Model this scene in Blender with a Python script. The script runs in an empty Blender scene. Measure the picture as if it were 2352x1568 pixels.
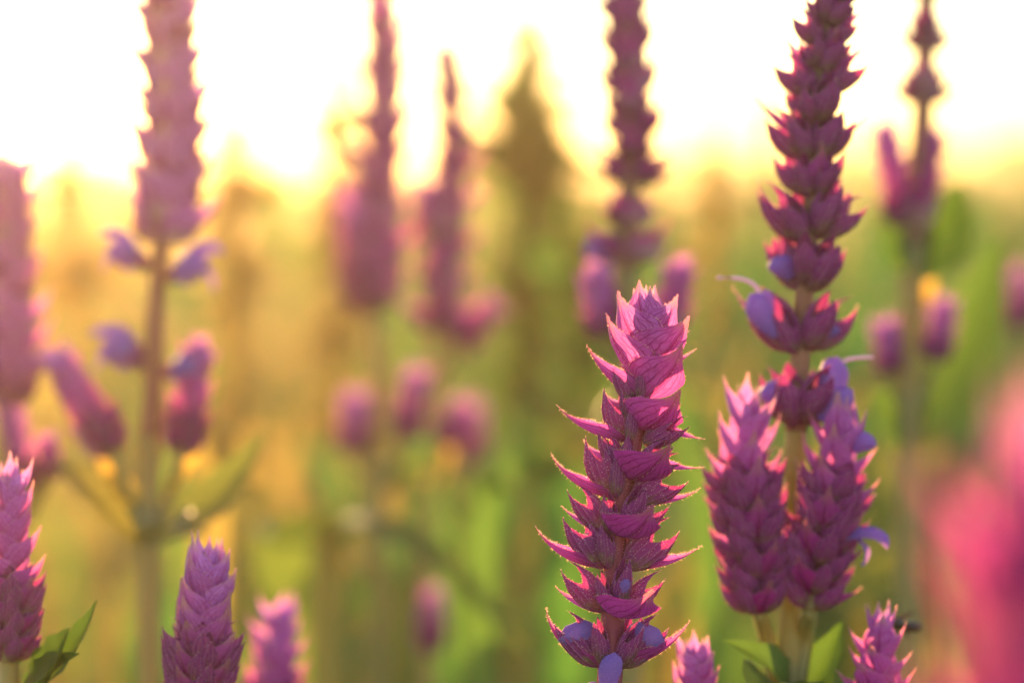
import bpy, math, random
import numpy as np
from mathutils import Vector, Matrix

R = math.radians
rng = np.random.default_rng(7)
random.seed(7)
sc = bpy.context.scene
col = sc.collection

# ------------------------------------------------------------------ camera
CAM_H = 0.55
PITCH = R(2.8)            # looking slightly down: the horizon lies above the middle of the frame
FOCUS = 0.60
cd = bpy.data.cameras.new('camera')
cam = bpy.data.objects.new('camera', cd)
col.objects.link(cam)
cam.location = (0, 0, CAM_H)
cam.rotation_euler = (R(90) - PITCH, 0, 0)
cd.lens = 120
cd.sensor_width = 36
cd.clip_start = 0.01
cd.clip_end = 2000
cd.dof.use_dof = True
cd.dof.focus_distance = FOCUS
cd.dof.aperture_fstop = 10.5
sc.camera = cam

# ------------------------------------------------------------------ sky and sun
SUN_AZ, SUN_EL = 15.0, 7.5   # degrees left of the view, degrees up
world = bpy.data.worlds.new('World')
sc.world = world
world.use_nodes = True
wn = world.node_tree.nodes
bg = wn['Background']
sky = wn.new('ShaderNodeTexSky')
sky.sky_type = 'NISHITA'
sky.sun_disc = False
sky.sun_elevation = R(SUN_EL)
sky.sun_rotation = R(-SUN_AZ)
sky.air_density = 1.0
sky.dust_density = 0.15
sky.ozone_density = 1.0
world.node_tree.links.new(sky.outputs[0], bg.inputs[0])
bg.inputs[1].default_value = 0.13
sd = bpy.data.lights.new('sun', 'SUN')
sun = bpy.data.objects.new('sun', sd)
col.objects.link(sun)
sd.energy = 5.0
sd.angle = R(0.6)
sd.color = (1.0, 0.55, 0.22)
to_sun = Vector((-math.sin(R(SUN_AZ)) * math.cos(R(SUN_EL)), math.cos(R(SUN_AZ)) * math.cos(R(SUN_EL)), math.sin(R(SUN_EL))))
sun.rotation_euler = to_sun.to_track_quat('Z', 'Y').to_euler()
sun.location = (-2, 3, 3)
sc.view_settings.view_transform = 'Standard'
sc.view_settings.look = 'None'
sc.view_settings.exposure = 1.9
sc.view_settings.gamma = 1.0
sc.view_settings.use_curve_mapping = False
sc.render.engine = 'CYCLES'
sc.cycles.max_bounces = 8
sc.cycles.transmission_bounces = 6
sc.cycles.volume_bounces = 0
sc.cycles.use_denoising = True

# ------------------------------------------------------------------ helpers
_f = Vector((0, math.cos(PITCH), -math.sin(PITCH)))
_u = Vector((0, math.sin(PITCH), math.cos(PITCH)))


def at(x, y, d):
    """a place in the meadow, read off the photograph (2352 x 1568) at its distance d in metres"""
    k = 36.0 / 120.0 / 2352.0
    return Vector((0, 0, CAM_H)) + d * (_f + Vector((1, 0, 0)) * ((x - 1176) * k) + _u * ((784 - y) * k))


def tag(o, label=None, cat=None, group=None, kind=None):
    if label: o['label'] = label
    if cat: o['category'] = cat
    if group: o['group'] = group
    if kind: o['kind'] = kind
    return o


class Geo:
    """collects vertices, faces, uv, age and material slots into ONE mesh"""
    def __init__(s):
        s.v, s.f, s.uv, s.age, s.mi, s.n = [], [], [], [], [], 0

    def add(s, v, f, uv=None, age=0.0, mi=0):
        v = np.asarray(v, float).reshape(-1, 3)
        s.v.append(v)
        s.uv.append(np.zeros((len(v), 2)) if uv is None else np.asarray(uv, float))
        s.age.append(np.full(len(v), age) if np.isscalar(age) else np.asarray(age, float))
        s.f += [tuple(i + s.n for i in q) for q in f]
        s.mi += [mi] * len(f) if np.isscalar(mi) else list(mi)
        s.n += len(v)

    def add_geo(s, g, m):
        v, f, uv, age, mi = g.arrays()
        mm = np.array(m)
        s.add(v @ mm[:3, :3].T + mm[:3, 3], f, uv, age, mi)

    def arrays(s):
        return np.vstack(s.v), s.f, np.vstack(s.uv), np.concatenate(s.age), s.mi

    def mesh(s, name, mats, smooth=True):
        v, f, uv, age, mi = s.arrays()
        me = bpy.data.meshes.new(name)
        me.from_pydata(v.tolist(), [], f)
        for m in mats: me.materials.append(m)
        me.polygons.foreach_set('material_index', mi)
        me.polygons.foreach_set('use_smooth', [smooth] * len(f))
        li = np.empty(len(me.loops), dtype=np.int32)
        me.loops.foreach_get('vertex_index', li)
        ul = me.uv_layers.new(name='UVMap')
        ul.data.foreach_set('uv', uv[li].astype(np.float32).ravel())
        a = me.attributes.new('age', 'FLOAT', 'POINT')
        a.data.foreach_set('value', age.astype(np.float32))
        me.update()
        return me


def link(name, me, parent=None, mat=None):
    o = bpy.data.objects.new(name, me)
    col.objects.link(o)
    if parent: o.parent = parent
    if mat is not None: o.matrix_local = mat
    return o


def catmull(P, n):
    P = [Vector(p) for p in P]
    if len(P) == 2: P = [P[0], P[0].lerp(P[1], .5), P[1]]
    Q = [P[0] * 2 - P[1]] + P + [P[-1] * 2 - P[-2]]
    out = []
    m = len(P) - 1
    for i in range(n + 1):
        t = i / n * m
        k = min(int(t), m - 1)
        t -= k
        a, b, c, d = Q[k:k + 4]
        out.append(.5 * (2 * b + (c - a) * t + (2 * a - 5 * b + 4 * c - d) * t * t + (3 * b - a - 3 * c + d) * t ** 3))
    return out


def frame(T):
    T = T.normalized()
    X = Vector((1, 0, 0)); X = (X - T * X.dot(T)).normalized()
    F = T.cross(X)                     # roughly +Y, away from the camera
    return T, X, -F


def tube(g, pts, rad, seg=8, square=.12, mi=0, age=0.0, twist=0.0, bump=0.0):
    n = len(pts)
    v, uv, f = [], [], []
    for i, p in enumerate(pts):
        T = (pts[min(i + 1, n - 1)] - pts[max(i - 1, 0)])
        T, X, F = frame(T)
        r = rad if np.isscalar(rad) else rad[i]
        for j in range(seg):
            a = 2 * math.pi * j / seg + twist
            rr = r * (1 + square * math.cos(4 * a) + bump * random.uniform(-1, 1))
            v.append(p + X * math.cos(a) * rr + F * math.sin(a) * rr)
            uv.append((j / seg, i / n))
    for i in range(n - 1):
        for j in range(seg):
            f.append((i * seg + j, i * seg + (j + 1) % seg, (i + 1) * seg + (j + 1) % seg, (i + 1) * seg + j))
    f.append(tuple(range(seg - 1, -1, -1)))
    f.append(tuple((n - 1) * seg + j for j in range(seg)))
    g.add([tuple(x) for x in v], f, uv, age, mi)


# ------------------------------------------------------------------ materials
class NT:
    def __init__(s, name):
        s.m = bpy.data.materials.new(name); s.m.use_nodes = True
        s.t = s.m.node_tree; s.t.nodes.clear()
        s.out = s.n('ShaderNodeOutputMaterial')

    def n(s, k, **kw):
        nd = s.t.nodes.new(k)
        for a, b in kw.items(): setattr(nd, a, b)
        return nd

    def l(s, a, b): s.t.links.new(a, b)

    def val(s, x, sock):
        if hasattr(x, 'is_output'): s.l(x, sock)
        else: sock.default_value = x

    def math(s, op, a, b=0.0, c=0.0, clamp=False):
        nd = s.n('ShaderNodeMath', operation=op, use_clamp=clamp)
        for i, x in enumerate((a, b, c)): s.val(x, nd.inputs[i])
        return nd.outputs[0]

    def mix(s, fac, a, b, blend='MIX'):
        nd = s.n('ShaderNodeMix', data_type='RGBA', blend_type=blend)
        s.val(fac, nd.inputs[0]); s.val(a, nd.inputs[6]); s.val(b, nd.inputs[7])
        return nd.outputs[2]

    def ramp(s, fac, stops):
        nd = s.n('ShaderNodeValToRGB')
        e = nd.color_ramp.elements
        while len(e) < len(stops): e.new(.5)
        for q, (p, c) in zip(e, stops): q.position = p; q.color = c if len(c) == 4 else (*c, 1)
        s.l(fac, nd.inputs[0])
        return nd.outputs[0]

    def step(s, x, lo, hi):
        nd = s.n('ShaderNodeMapRange', interpolation_type='SMOOTHSTEP')
        s.val(x, nd.inputs[0]); nd.inputs[1].default_value = lo; nd.inputs[2].default_value = hi
        return nd.outputs[0]

    def leafy(s, colr, trans, tfac, rough=.6, bump=None, spec=.25, strength=.4):
        p = s.n('ShaderNodeBsdfPrincipled'); s.val(colr, p.inputs['Base Color'])
        p.inputs['Roughness'].default_value = rough
        p.inputs['Specular IOR Level'].default_value = spec
        t = s.n('ShaderNodeBsdfTranslucent'); s.val(trans, t.inputs[0])
        mx = s.n('ShaderNodeMixShader'); s.val(tfac, mx.inputs[0])
        s.l(p.outputs[0], mx.inputs[1]); s.l(t.outputs[0], mx.inputs[2])
        if bump is not None:
            b = s.n('ShaderNodeBump'); b.inputs['Strength'].default_value = strength
            b.inputs['Distance'].default_value = .0004
            s.l(bump, b.inputs['Height']); s.l(b.outputs[0], p.inputs['Normal']); s.l(b.outputs[0], t.inputs['Normal'])
        s.l(mx.outputs[0], s.out.inputs[0])
        return s.m


def c4(*c): return (*c, 1.0)


def bract_material():
    s = NT('bract_petal')
    uv = s.n('ShaderNodeUVMap'); uv.uv_map = 'UVMap'
    sep = s.n('ShaderNodeSeparateXYZ'); s.l(uv.outputs[0], sep.inputs[0])
    u, v = sep.outputs[0], sep.outputs[1]
    age = s.n('ShaderNodeAttribute', attribute_name='age').outputs['Fac']
    oi = s.n('ShaderNodeObjectInfo')
    off = s.math('MULTIPLY', oi.outputs['Random'], 37.0)
    cmb = s.n('ShaderNodeCombineXYZ'); s.l(u, cmb.inputs[0]); s.l(v, cmb.inputs[1]); s.l(off, cmb.inputs[2])
    nz = s.n('ShaderNodeTexNoise'); nz.inputs['Scale'].default_value = 5; nz.inputs['Detail'].default_value = 3
    s.l(cmb.outputs[0], nz.inputs['Vector'])
    wob = s.math('MULTIPLY', s.math('SUBTRACT', nz.outputs[0], .5), .12)
    # long veins running from base to tip, with a fine net between them
    uw = s.math('ADD', u, wob)
    wave = s.math('ABSOLUTE', s.math('SINE', s.math('MULTIPLY', uw, math.pi * 9)))
    veins = s.math('SUBTRACT', 1.0, s.step(wave, .05, .42))
    mp = s.n('ShaderNodeMapping'); s.l(cmb.outputs[0], mp.inputs[0]); mp.inputs['Scale'].default_value = (11, 6, 1)
    vo = s.n('ShaderNodeTexVoronoi', feature='DISTANCE_TO_EDGE'); s.l(mp.outputs[0], vo.inputs['Vector']); vo.inputs['Scale'].default_value = 1
    net = s.math('MULTIPLY', s.math('SUBTRACT', 1.0, s.step(vo.outputs[0], .02, .11)), s.math('ADD', .25, s.math('MULTIPLY', age, .5)))
    mid = s.math('SUBTRACT', 1.0, s.step(s.math('ABSOLUTE', s.math('SUBTRACT', u, .5)), .01, .05))
    vm = s.math('MAXIMUM', s.math('MAXIMUM', veins, net), mid)
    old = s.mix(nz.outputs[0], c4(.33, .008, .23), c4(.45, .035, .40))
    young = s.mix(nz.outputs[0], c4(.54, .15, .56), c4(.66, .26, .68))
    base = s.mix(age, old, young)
    vold = s.mix(age, c4(.13, .001, .055), c4(.38, .02, .24))
    colr = s.mix(s.math('MULTIPLY', vm, .92), base, vold)
    fz = s.n('ShaderNodeTexNoise'); fz.inputs['Scale'].default_value = 34; fz.inputs['Detail'].default_value = 3
    s.l(cmb.outputs[0], fz.inputs['Vector'])
    gv = s.math('ADD', .62, s.math('MULTIPLY', fz.outputs[0], .76))
    gc = s.n('ShaderNodeCombineColor'); [s.l(gv, gc.inputs[i]) for i in range(3)]
    colr = s.mix(1.0, colr, gc.outputs[0], 'MULTIPLY')
    tipc = s.mix(age, c4(.17, .13, .035), c4(.62, .48, .22))
    tipm = s.math('MULTIPLY', s.step(v, .62, .95), s.step(nz.outputs[0], .25, .6))
    colr = s.mix(s.math('MULTIPLY', tipm, .75), colr, tipc)
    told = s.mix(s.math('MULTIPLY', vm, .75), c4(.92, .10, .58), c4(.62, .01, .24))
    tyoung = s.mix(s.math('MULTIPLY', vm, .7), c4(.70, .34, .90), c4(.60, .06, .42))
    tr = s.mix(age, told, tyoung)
    tr = s.mix(s.math('MULTIPLY', tipm, .6), tr, c4(.75, .38, .10))
    return s.leafy(colr, tr, .50, rough=.55, bump=s.math('MULTIPLY', vm, -1.0), strength=.5)


def calyx_material():
    s = NT('calyx_skin')
    uv = s.n('ShaderNodeUVMap'); uv.uv_map = 'UVMap'
    sep = s.n('ShaderNodeSeparateXYZ'); s.l(uv.outputs[0], sep.inputs[0])
    u, v = sep.outputs[0], sep.outputs[1]
    tc = s.n('ShaderNodeTexCoord')
    rib = s.math('ABSOLUTE', s.math('SINE', s.math('MULTIPLY', u, math.pi * 15)))
    ribm = s.math('SUBTRACT', 1.0, s.step(rib, .1, .6))
    nz = s.n('ShaderNodeTexNoise'); nz.inputs['Scale'].default_value = 3.5; s.l(tc.outputs['Object'], nz.inputs['Vector'])
    green = s.math('MULTIPLY', s.math('SUBTRACT', 1.0, s.step(v, .15, .75)), s.step(nz.outputs[0], .35, .6))
    colr = s.mix(green, c4(.17, .016, .15), c4(.13, .12, .06))
    colr = s.mix(s.math('MULTIPLY', ribm, .8), colr, c4(.30, .08, .26))
    vo = s.n('ShaderNodeTexVoronoi', feature='F1'); s.l(tc.outputs['Object'], vo.inputs['Vector']); vo.inputs['Scale'].default_value = 24
    dot = s.math('SUBTRACT', 1.0, s.step(vo.outputs['Distance'], .14, .30))
    colr = s.mix(s.math('MULTIPLY', dot, .8), colr, c4(.50, .34, .44))
    tr = s.mix(s.step(v, .1, .9), c4(.65, .22, .22), c4(.85, .08, .42))
    return s.leafy(colr, tr, .22, rough=.6, bump=ribm, strength=.6)


def corolla_material():
    s = NT('corolla_blue')
    tc = s.n('ShaderNodeTexCoord')
    vo = s.n('ShaderNodeTexVoronoi', feature='F1'); s.l(tc.outputs['Object'], vo.inputs['Vector']); vo.inputs['Scale'].default_value = 22
    dot = s.math('SUBTRACT', 1.0, s.step(vo.outputs['Distance'], .15, .30))
    colr = s.mix(s.math('MULTIPLY', dot, .7), c4(.17, .11, .44), c4(.46, .40, .70))
    return s.leafy(colr, c4(.60, .30, .85), .4, rough=.6)


def hair_material():
    s = NT('plant_hair')
    return s.leafy(c4(.72, .46, .46), c4(.95, .58, .46), .6, rough=.5)


def stem_material(name, a, b, t):
    s = NT(name)
    tc = s.n('ShaderNodeTexCoord')
    nz = s.n('ShaderNodeTexNoise'); nz.inputs['Scale'].default_value = 90; nz.inputs['Detail'].default_value = 4
    s.l(tc.outputs['Object'], nz.inputs['Vector'])
    age = s.n('ShaderNodeAttribute', attribute_name='age').outputs['Fac']
    colr = s.mix(nz.outputs[0], c4(*a), c4(*b))
    colr = s.mix(age, colr, c4(.26, .31, .11))
    return s.leafy(colr, s.mix(age, c4(*t), c4(.55, .55, .12)), s.math('ADD', .10, s.math('MULTIPLY', age, .22)), rough=.55, bump=nz.outputs[0])


def leaf_material(name, a, b, t, tf=.45):
    s = NT(name)
    tc = s.n('ShaderNodeTexCoord')
    nz = s.n('ShaderNodeTexNoise'); nz.inputs['Scale'].default_value = 14; nz.inputs['Detail'].default_value = 4
    s.l(tc.outputs['Object'], nz.inputs['Vector'])
    age = s.n('ShaderNodeAttribute', attribute_name='age').outputs['Fac']
    colr = s.mix(nz.outputs[0], c4(*a), c4(*b))
    colr = s.mix(age, colr, c4(.30, .22, .07))
    tr = s.mix(age, c4(*t), c4(.52, .32, .07))
    return s.leafy(colr, tr, tf, rough=.5)


M = dict(
    bract=bract_material(), calyx=calyx_material(), corolla=corolla_material(), hair=hair_material(),
    stem=stem_material('stem_purple', (.15, .028, .07), (.24, .05, .09), (.75, .16, .12)),
    leaf=leaf_material('leaf_green', (.05, .10, .02), (.08, .13, .03), (.13, .26, .03), .35),
    foliage=leaf_material('foliage_green', (.025, .11, .03), (.06, .14, .035), (.05, .20, .03), .42),
    grass=leaf_material('grass_green', (.035, .11, .025), (.07, .14, .03), (.08, .24, .03), .42),
    yellow=leaf_material('leaf_glint_yellow', (.40, .26, .05), (.50, .33, .07), (.95, .62, .10), .6),  # strong yellow painted on small leaflets that stand in for backlit sun glints
    style=NT('style_lilac').leafy(c4(.60, .48, .72), c4(.8, .55, .75), .4),
    insect=NT('insect_dark').leafy(c4(.02, .012, .01), c4(.05, .02, .01), .05, rough=.35, spec=.5),
    wing=NT('insect_wing').leafy(c4(.12, .07, .04), c4(.45, .25, .1), .5, rough=.3, spec=.5),
)

# ------------------------------------------------------------------ flower pieces (unit length, base at the origin, z along the stem, x outwards)
WP_S = np.array([0, .06, .15, .28, .42, .56, .68, .78, .88, .95, 1.0])
WP_W = np.array([.32, .64, .88, 1.0, .97, .78, .50, .27, .12, .06, .012])
_cache = {}


def fringe(g, edge, outdir, n, length, width):
    """short hairs along an edge; edge: list of points, outdir: list of directions"""
    m = len(edge) - 1
    for k in range(n):
        t = random.random() * m
        i = min(int(t), m - 1); t -= i
        p = edge[i] * (1 - t) + edge[i + 1] * t
        o = outdir[i] * (1 - t) + outdir[i + 1] * t
        o = o + np.array([random.gauss(0, .35) for _ in range(3)])
        o /= np.linalg.norm(o) + 1e-9
        e = edge[i + 1] - edge[i]; e = e / (np.linalg.norm(e) + 1e-9)
        L = length * random.uniform(.5, 1.3)
        w = width
        g.add([p - e * w, p + e * w, p + o * L], [(0, 1, 2)], mi=1)


def bract_geo(W, th0, th1, cup, age, var, hairy):
    """boat-shaped pointed bract; th: lean from the stem at base / tip, degrees"""
    W = round(W * 20) / 20; th0 = round(th0 / 6) * 6; th1 = round(th1 / 6) * 6; cup = round(cup / 10) * 10; age = round(age * 8) / 8
    key = ('b', W, th0, th1, cup, age, var, hairy)
    if key in _cache: return _cache[key]
    rs = np.random.default_rng(abs(hash((int(W * 100), th0, th1, cup, int(age * 8), var))) % 99991)
    ns, nu = (18, 10) if hairy else (10, 6)
    S = np.linspace(0, 1, ns + 1); U = np.linspace(-1, 1, nu + 1)
    th = np.radians(th0 + (th1 - th0) * (S ** 1.1) + rs.normal(0, 4))
    mx = np.concatenate([[0], np.cumsum(np.sin(th[:-1]) / ns)])
    mz = np.concatenate([[0], np.cumsum(np.cos(th[:-1]) / ns)])
    sway = rs.normal(0, .05) * S ** 2 + rs.normal(0, .07) * np.clip(S - .6, 0, 1)
    w = np.interp(S, WP_S, WP_W) * W * .5
    A = np.radians(cup) * np.interp(S, [0, .15, .5, .8, 1], [.9, 1, 1, .8, .5])
    k = rs.uniform(0, 6.28)
    V = np.zeros((ns + 1, nu + 1, 3)); UVs = np.zeros((ns + 1, nu + 1, 2))
    for i, s in enumerate(S):
        r = w[i] / max(A[i], .05)
        for j, u in enumerate(U):
            a = u * A[i]
            y = r * math.sin(a)
            h = r * (1 - math.cos(a)) + .02 * abs(u) * w[i]
            h += .05 * w[i] * math.sin(s * 13 + k + 2 * u) * u * u
            n = (-math.cos(th[i]), math.sin(th[i]))
            V[i, j] = (mx[i] + n[0] * h, y + sway[i], mz[i] + n[1] * h)
            UVs[i, j] = ((u + 1) / 2, s)
    F = [(i * (nu + 1) + j, i * (nu + 1) + j + 1, (i + 1) * (nu + 1) + j + 1, (i + 1) * (nu + 1) + j) for i in range(ns) for j in range(nu)]
    g = Geo(); g.add(V.reshape(-1, 3), F, UVs.reshape(-1, 2), age)
    if hairy:
        for j, jj in ((0, 1), (nu, nu - 1)):
            e = [V[i, j] for i in range(ns + 1)]
            o = []
            for i in range(ns + 1):
                d = V[i, j] - V[i, jj]; o.append(d / (np.linalg.norm(d) + 1e-6))
            fringe(g, e, o, 90, .027, .0028)
        mid = [V[i, nu // 2] for i in range(ns + 1)]
        o = [np.array([math.cos(t), 0, -math.sin(t)]) for t in th]
        fringe(g, mid, o, 30, .030, .0028)
    _cache[key] = g
    return g


def calyx_geo(fat, var, hairy, opened=.5):
    """ribbed two-lipped cup with pointed teeth; grows along +z, mouth leaning to +x"""
    key = ('c', round(fat, 2), var, hairy, opened)
    if key in _cache: return _cache[key]
    rs = np.random.default_rng(1000 + var)
    nsg, nr = (45, 11) if hairy else (16, 6)
    V, UVs = [], []
    for i in range(nr + 1):
        s = i / nr
        for j in range(nsg):
            a = 2 * math.pi * j / nsg
            ad = abs(((a + math.pi) % (2 * math.pi)) - math.pi)
            up = max(0, 1 - (ad / R(88)) ** 1.5) ** 1.1                       # outer lip, pointed
            lo = max(0, 1 - ((math.pi - ad) / R(88)) ** 1.4) ** 1.2           # inner lip, longer and narrower
            tooth = max(up * .86, lo)
            L = .54 + .46 * tooth
            z = s * L
            r = fat * .5 * np.interp(z, [0, .06, .2, .4, .6, .8, 1.05], [.20, .46, .84, 1.0, .90 + .15 * opened, .55 + .3 * opened, .10 + .35 * opened])
            r *= 1 + .06 * math.cos(15 * a)
            V.append((r * math.cos(a) * 1.15 + .05 * z * z, r * math.sin(a) * .85, z))
            UVs.append((j / nsg, s))
    F = [(i * nsg + j, i * nsg + (j + 1) % nsg, (i + 1) * nsg + (j + 1) % nsg, (i + 1) * nsg + j) for i in range(nr) for j in range(nsg)]
    g = Geo(); g.add(V, F, UVs, 0)
    if hairy:
        V = np.array(V)
        rim = [V[nr * nsg + j % nsg] for j in range(nsg + 1)]
        prev = [V[(nr - 1) * nsg + j % nsg] for j in range(nsg + 1)]
        o = [(a - b) / (np.linalg.norm(a - b) + 1e-6) for a, b in zip(rim, prev)]
        fringe(g, rim, o, 70, .034, .0032)
        for q in range(0, nsg, 3):
            e = [V[i * nsg + q] for i in range(nr + 1)]
            o = [np.array([math.cos(2 * math.pi * q / nsg), math.sin(2 * math.pi * q / nsg), .4])] * (nr + 1)
            fringe(g, e, o, 9, .026, .0028)
    _cache[key] = g
    return g


def bud_geo(hairy, slim=1.0):
    """closed blue corolla: a rounded, flattened hood"""
    key = ('bud', hairy, slim)
    if key in _cache: return _cache[key]
    nsg, nr = (16, 10) if hairy else (8, 5)
    V, UVs = [], []
    for i in range(nr + 1):
        s = i / nr
        r = .5 * np.interp(s, [0, .3, .6, .8, .92, 1], [.45, .75, 1, .92, .62, .05])
        for j in range(nsg):
            a = 2 * math.pi * j / nsg
            V.append((slim * r * math.cos(a) + .22 * slim * s * s, slim * r * math.sin(a) * .72, s)); UVs.append((j / nsg, s))
    F = [(i * nsg + j, i * nsg + (j + 1) % nsg, (i + 1) * nsg + (j + 1) % nsg, (i + 1) * nsg + j) for i in range(nr) for j in range(nsg)]
    g = Geo(); g.add(V, F, UVs, 0)
    if hairy:
        V = np.array(V)
        for q in range(0, nsg, 2):
            e = [V[i * nsg + q] for i in range(nr + 1)]
            o = [np.array([math.cos(2 * math.pi * q / nsg), math.sin(2 * math.pi * q / nsg), .3])] * (nr + 1)
            fringe(g, e, o, 10, .03, .004)
    _cache[key] = g
    return g


def hood_geo():
    """open corolla: sickle-shaped upper lip arching out, short lower lip"""
    key = ('hood',)
    if key in _cache: return _cache[key]
    g = Geo()
    n, m = 12, 7
    V, UVs = [], []
    for i in range(n + 1):
        s = i / n
        th = R(-8 + 95 * s ** 1.4)
        x = .0 + .62 * (1 - math.cos(th)) * .9; z = 1.0 * math.sin(min(th + R(8), R(90))) * .95
        w = .30 * np.interp(s, [0, .3, .6, .85, 1], [.6, .9, 1, .75, .15])
        for j in range(m + 1):
            a = R(-105 + 210 * j / m)
            V.append((x - w * .8 * math.cos(a) * math.cos(th), w * .55 * math.sin(a), z + w * .8 * math.cos(a) * math.sin(th))); UVs.append((j / m, s))
    F = [(i * (m + 1) + j, i * (m + 1) + j + 1, (i + 1) * (m + 1) + j + 1, (i + 1) * (m + 1) + j) for i in range(n) for j in range(m)]
    g.add(V, F, UVs, 0)
    V, UVs = [], []
    for i in range(6):
        s = i / 5
        for j in range(5):
            u = j / 2 - 1
            V.append((.12 + .6 * s, u * .22 * math.sin(.5 + 2.4 * s), .32 + .16 * math.sin(2.6 * s) - .2 * s * s + .08 * u * u)); UVs.append((j / 4, s))
    F = [(i * 5 + j, i * 5 + j + 1, (i + 1) * 5 + j + 1, (i + 1) * 5 + j) for i in range(5) for j in range(4)]
    g.add(V, F, UVs, 0)
    _cache[key] = g
    return g


MATS = {'bract': ('bract', 'hair'), 'calyx': ('calyx', 'hair'), 'bud': ('corolla', 'hair'), 'corolla': ('corolla', 'hair')}
SLOT = {'bract': 0, 'calyx': 2, 'bud': 3, 'corolla': 3}
_mesh = {}


def shared_mesh(kind, g):
    k = id(g)
    if k not in _mesh: _mesh[k] = (g.mesh(kind, [M[x] for x in MATS[kind]]), g)
    return _mesh[k][0]


class Plant:
    """one salvia: an Empty at the foot that parents stem, flower spikes and leaves"""
    def __init__(s, foot, label, group='meadow salvias'):
        s.root = bpy.data.objects.new('salvia_plant', None)
        col.objects.link(s.root)
        s.root.location = foot
        s.root.empty_display_size = .02
        s.o = Vector(foot)
        tag(s.root, label, 'flower', group)

    def loc(s, p): return Vector(p) - s.o

    def stem(s, pts, r0, r1, age=1.0, name='stem', n=28):
        g = Geo()
        P = catmull([s.loc(p) for p in pts], n)
        tube(g, P, [r0 + (r1 - r0) * i / n for i in range(n + 1)], age=age, bump=.02)
        return link(name, g.mesh(name, [M['stem']]), s.root)

    def leaf(s, base, tip, w, sag=.0, fold=.5, mat='leaf', name='leaf', roll=0.0, age=0.0):
        o = link(name, leaf_mesh(s.loc(base), s.loc(tip), w, sag, fold, mat, roll, age), s.root)
        return o

    def spike(s, pts, r0, r1, parts=True, hairy=False, name='flower_spike', stem_age=.0):
        return Spike(s, pts, r0, r1, parts, hairy, name, stem_age)


def leaf_arrays(base, tip, w, sag, fold, roll, ns=14):
    base = Vector(base); tip = Vector(tip)
    d = tip - base; L = d.length; T = d.normalized()
    side = T.cross(Vector((0, -.55, .83))).normalized()
    side = Matrix.Rotation(roll, 3, T) @ side
    N = side.cross(T).normalized()
    V, UVs = [], []
    for i in range(ns + 1):
        t = i / ns
        wid = w * .5 * math.sin(math.pi * min(1, t * .93 + .07) ** .75) ** .9
        c = base + d * t + N * (math.sin(math.pi * t) * sag * L)
        for j, u in enumerate((-1, -.5, 0, .5, 1)):
            wav = .10 * wid * math.sin(t * 21 + 2 * j) * abs(u)
            p = c + side * (u * wid) + N * (abs(u) * wid * fold + wav)
            V.append(tuple(p)); UVs.append(((u + 1) / 2, t))
    F = [(i * 5 + j, i * 5 + j + 1, (i + 1) * 5 + j + 1, (i + 1) * 5 + j) for i in range(ns) for j in range(4)]
    return V, F, UVs


def leaf_mesh(base, tip, w, sag, fold, mat, roll=0.0, age=0.0):
    g = Geo()
    V, F, UVs = leaf_arrays(base, tip, w, sag, fold, roll)
    g.add(V, F, UVs, age)
    return g.mesh('leaf', [M[mat]])


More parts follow.
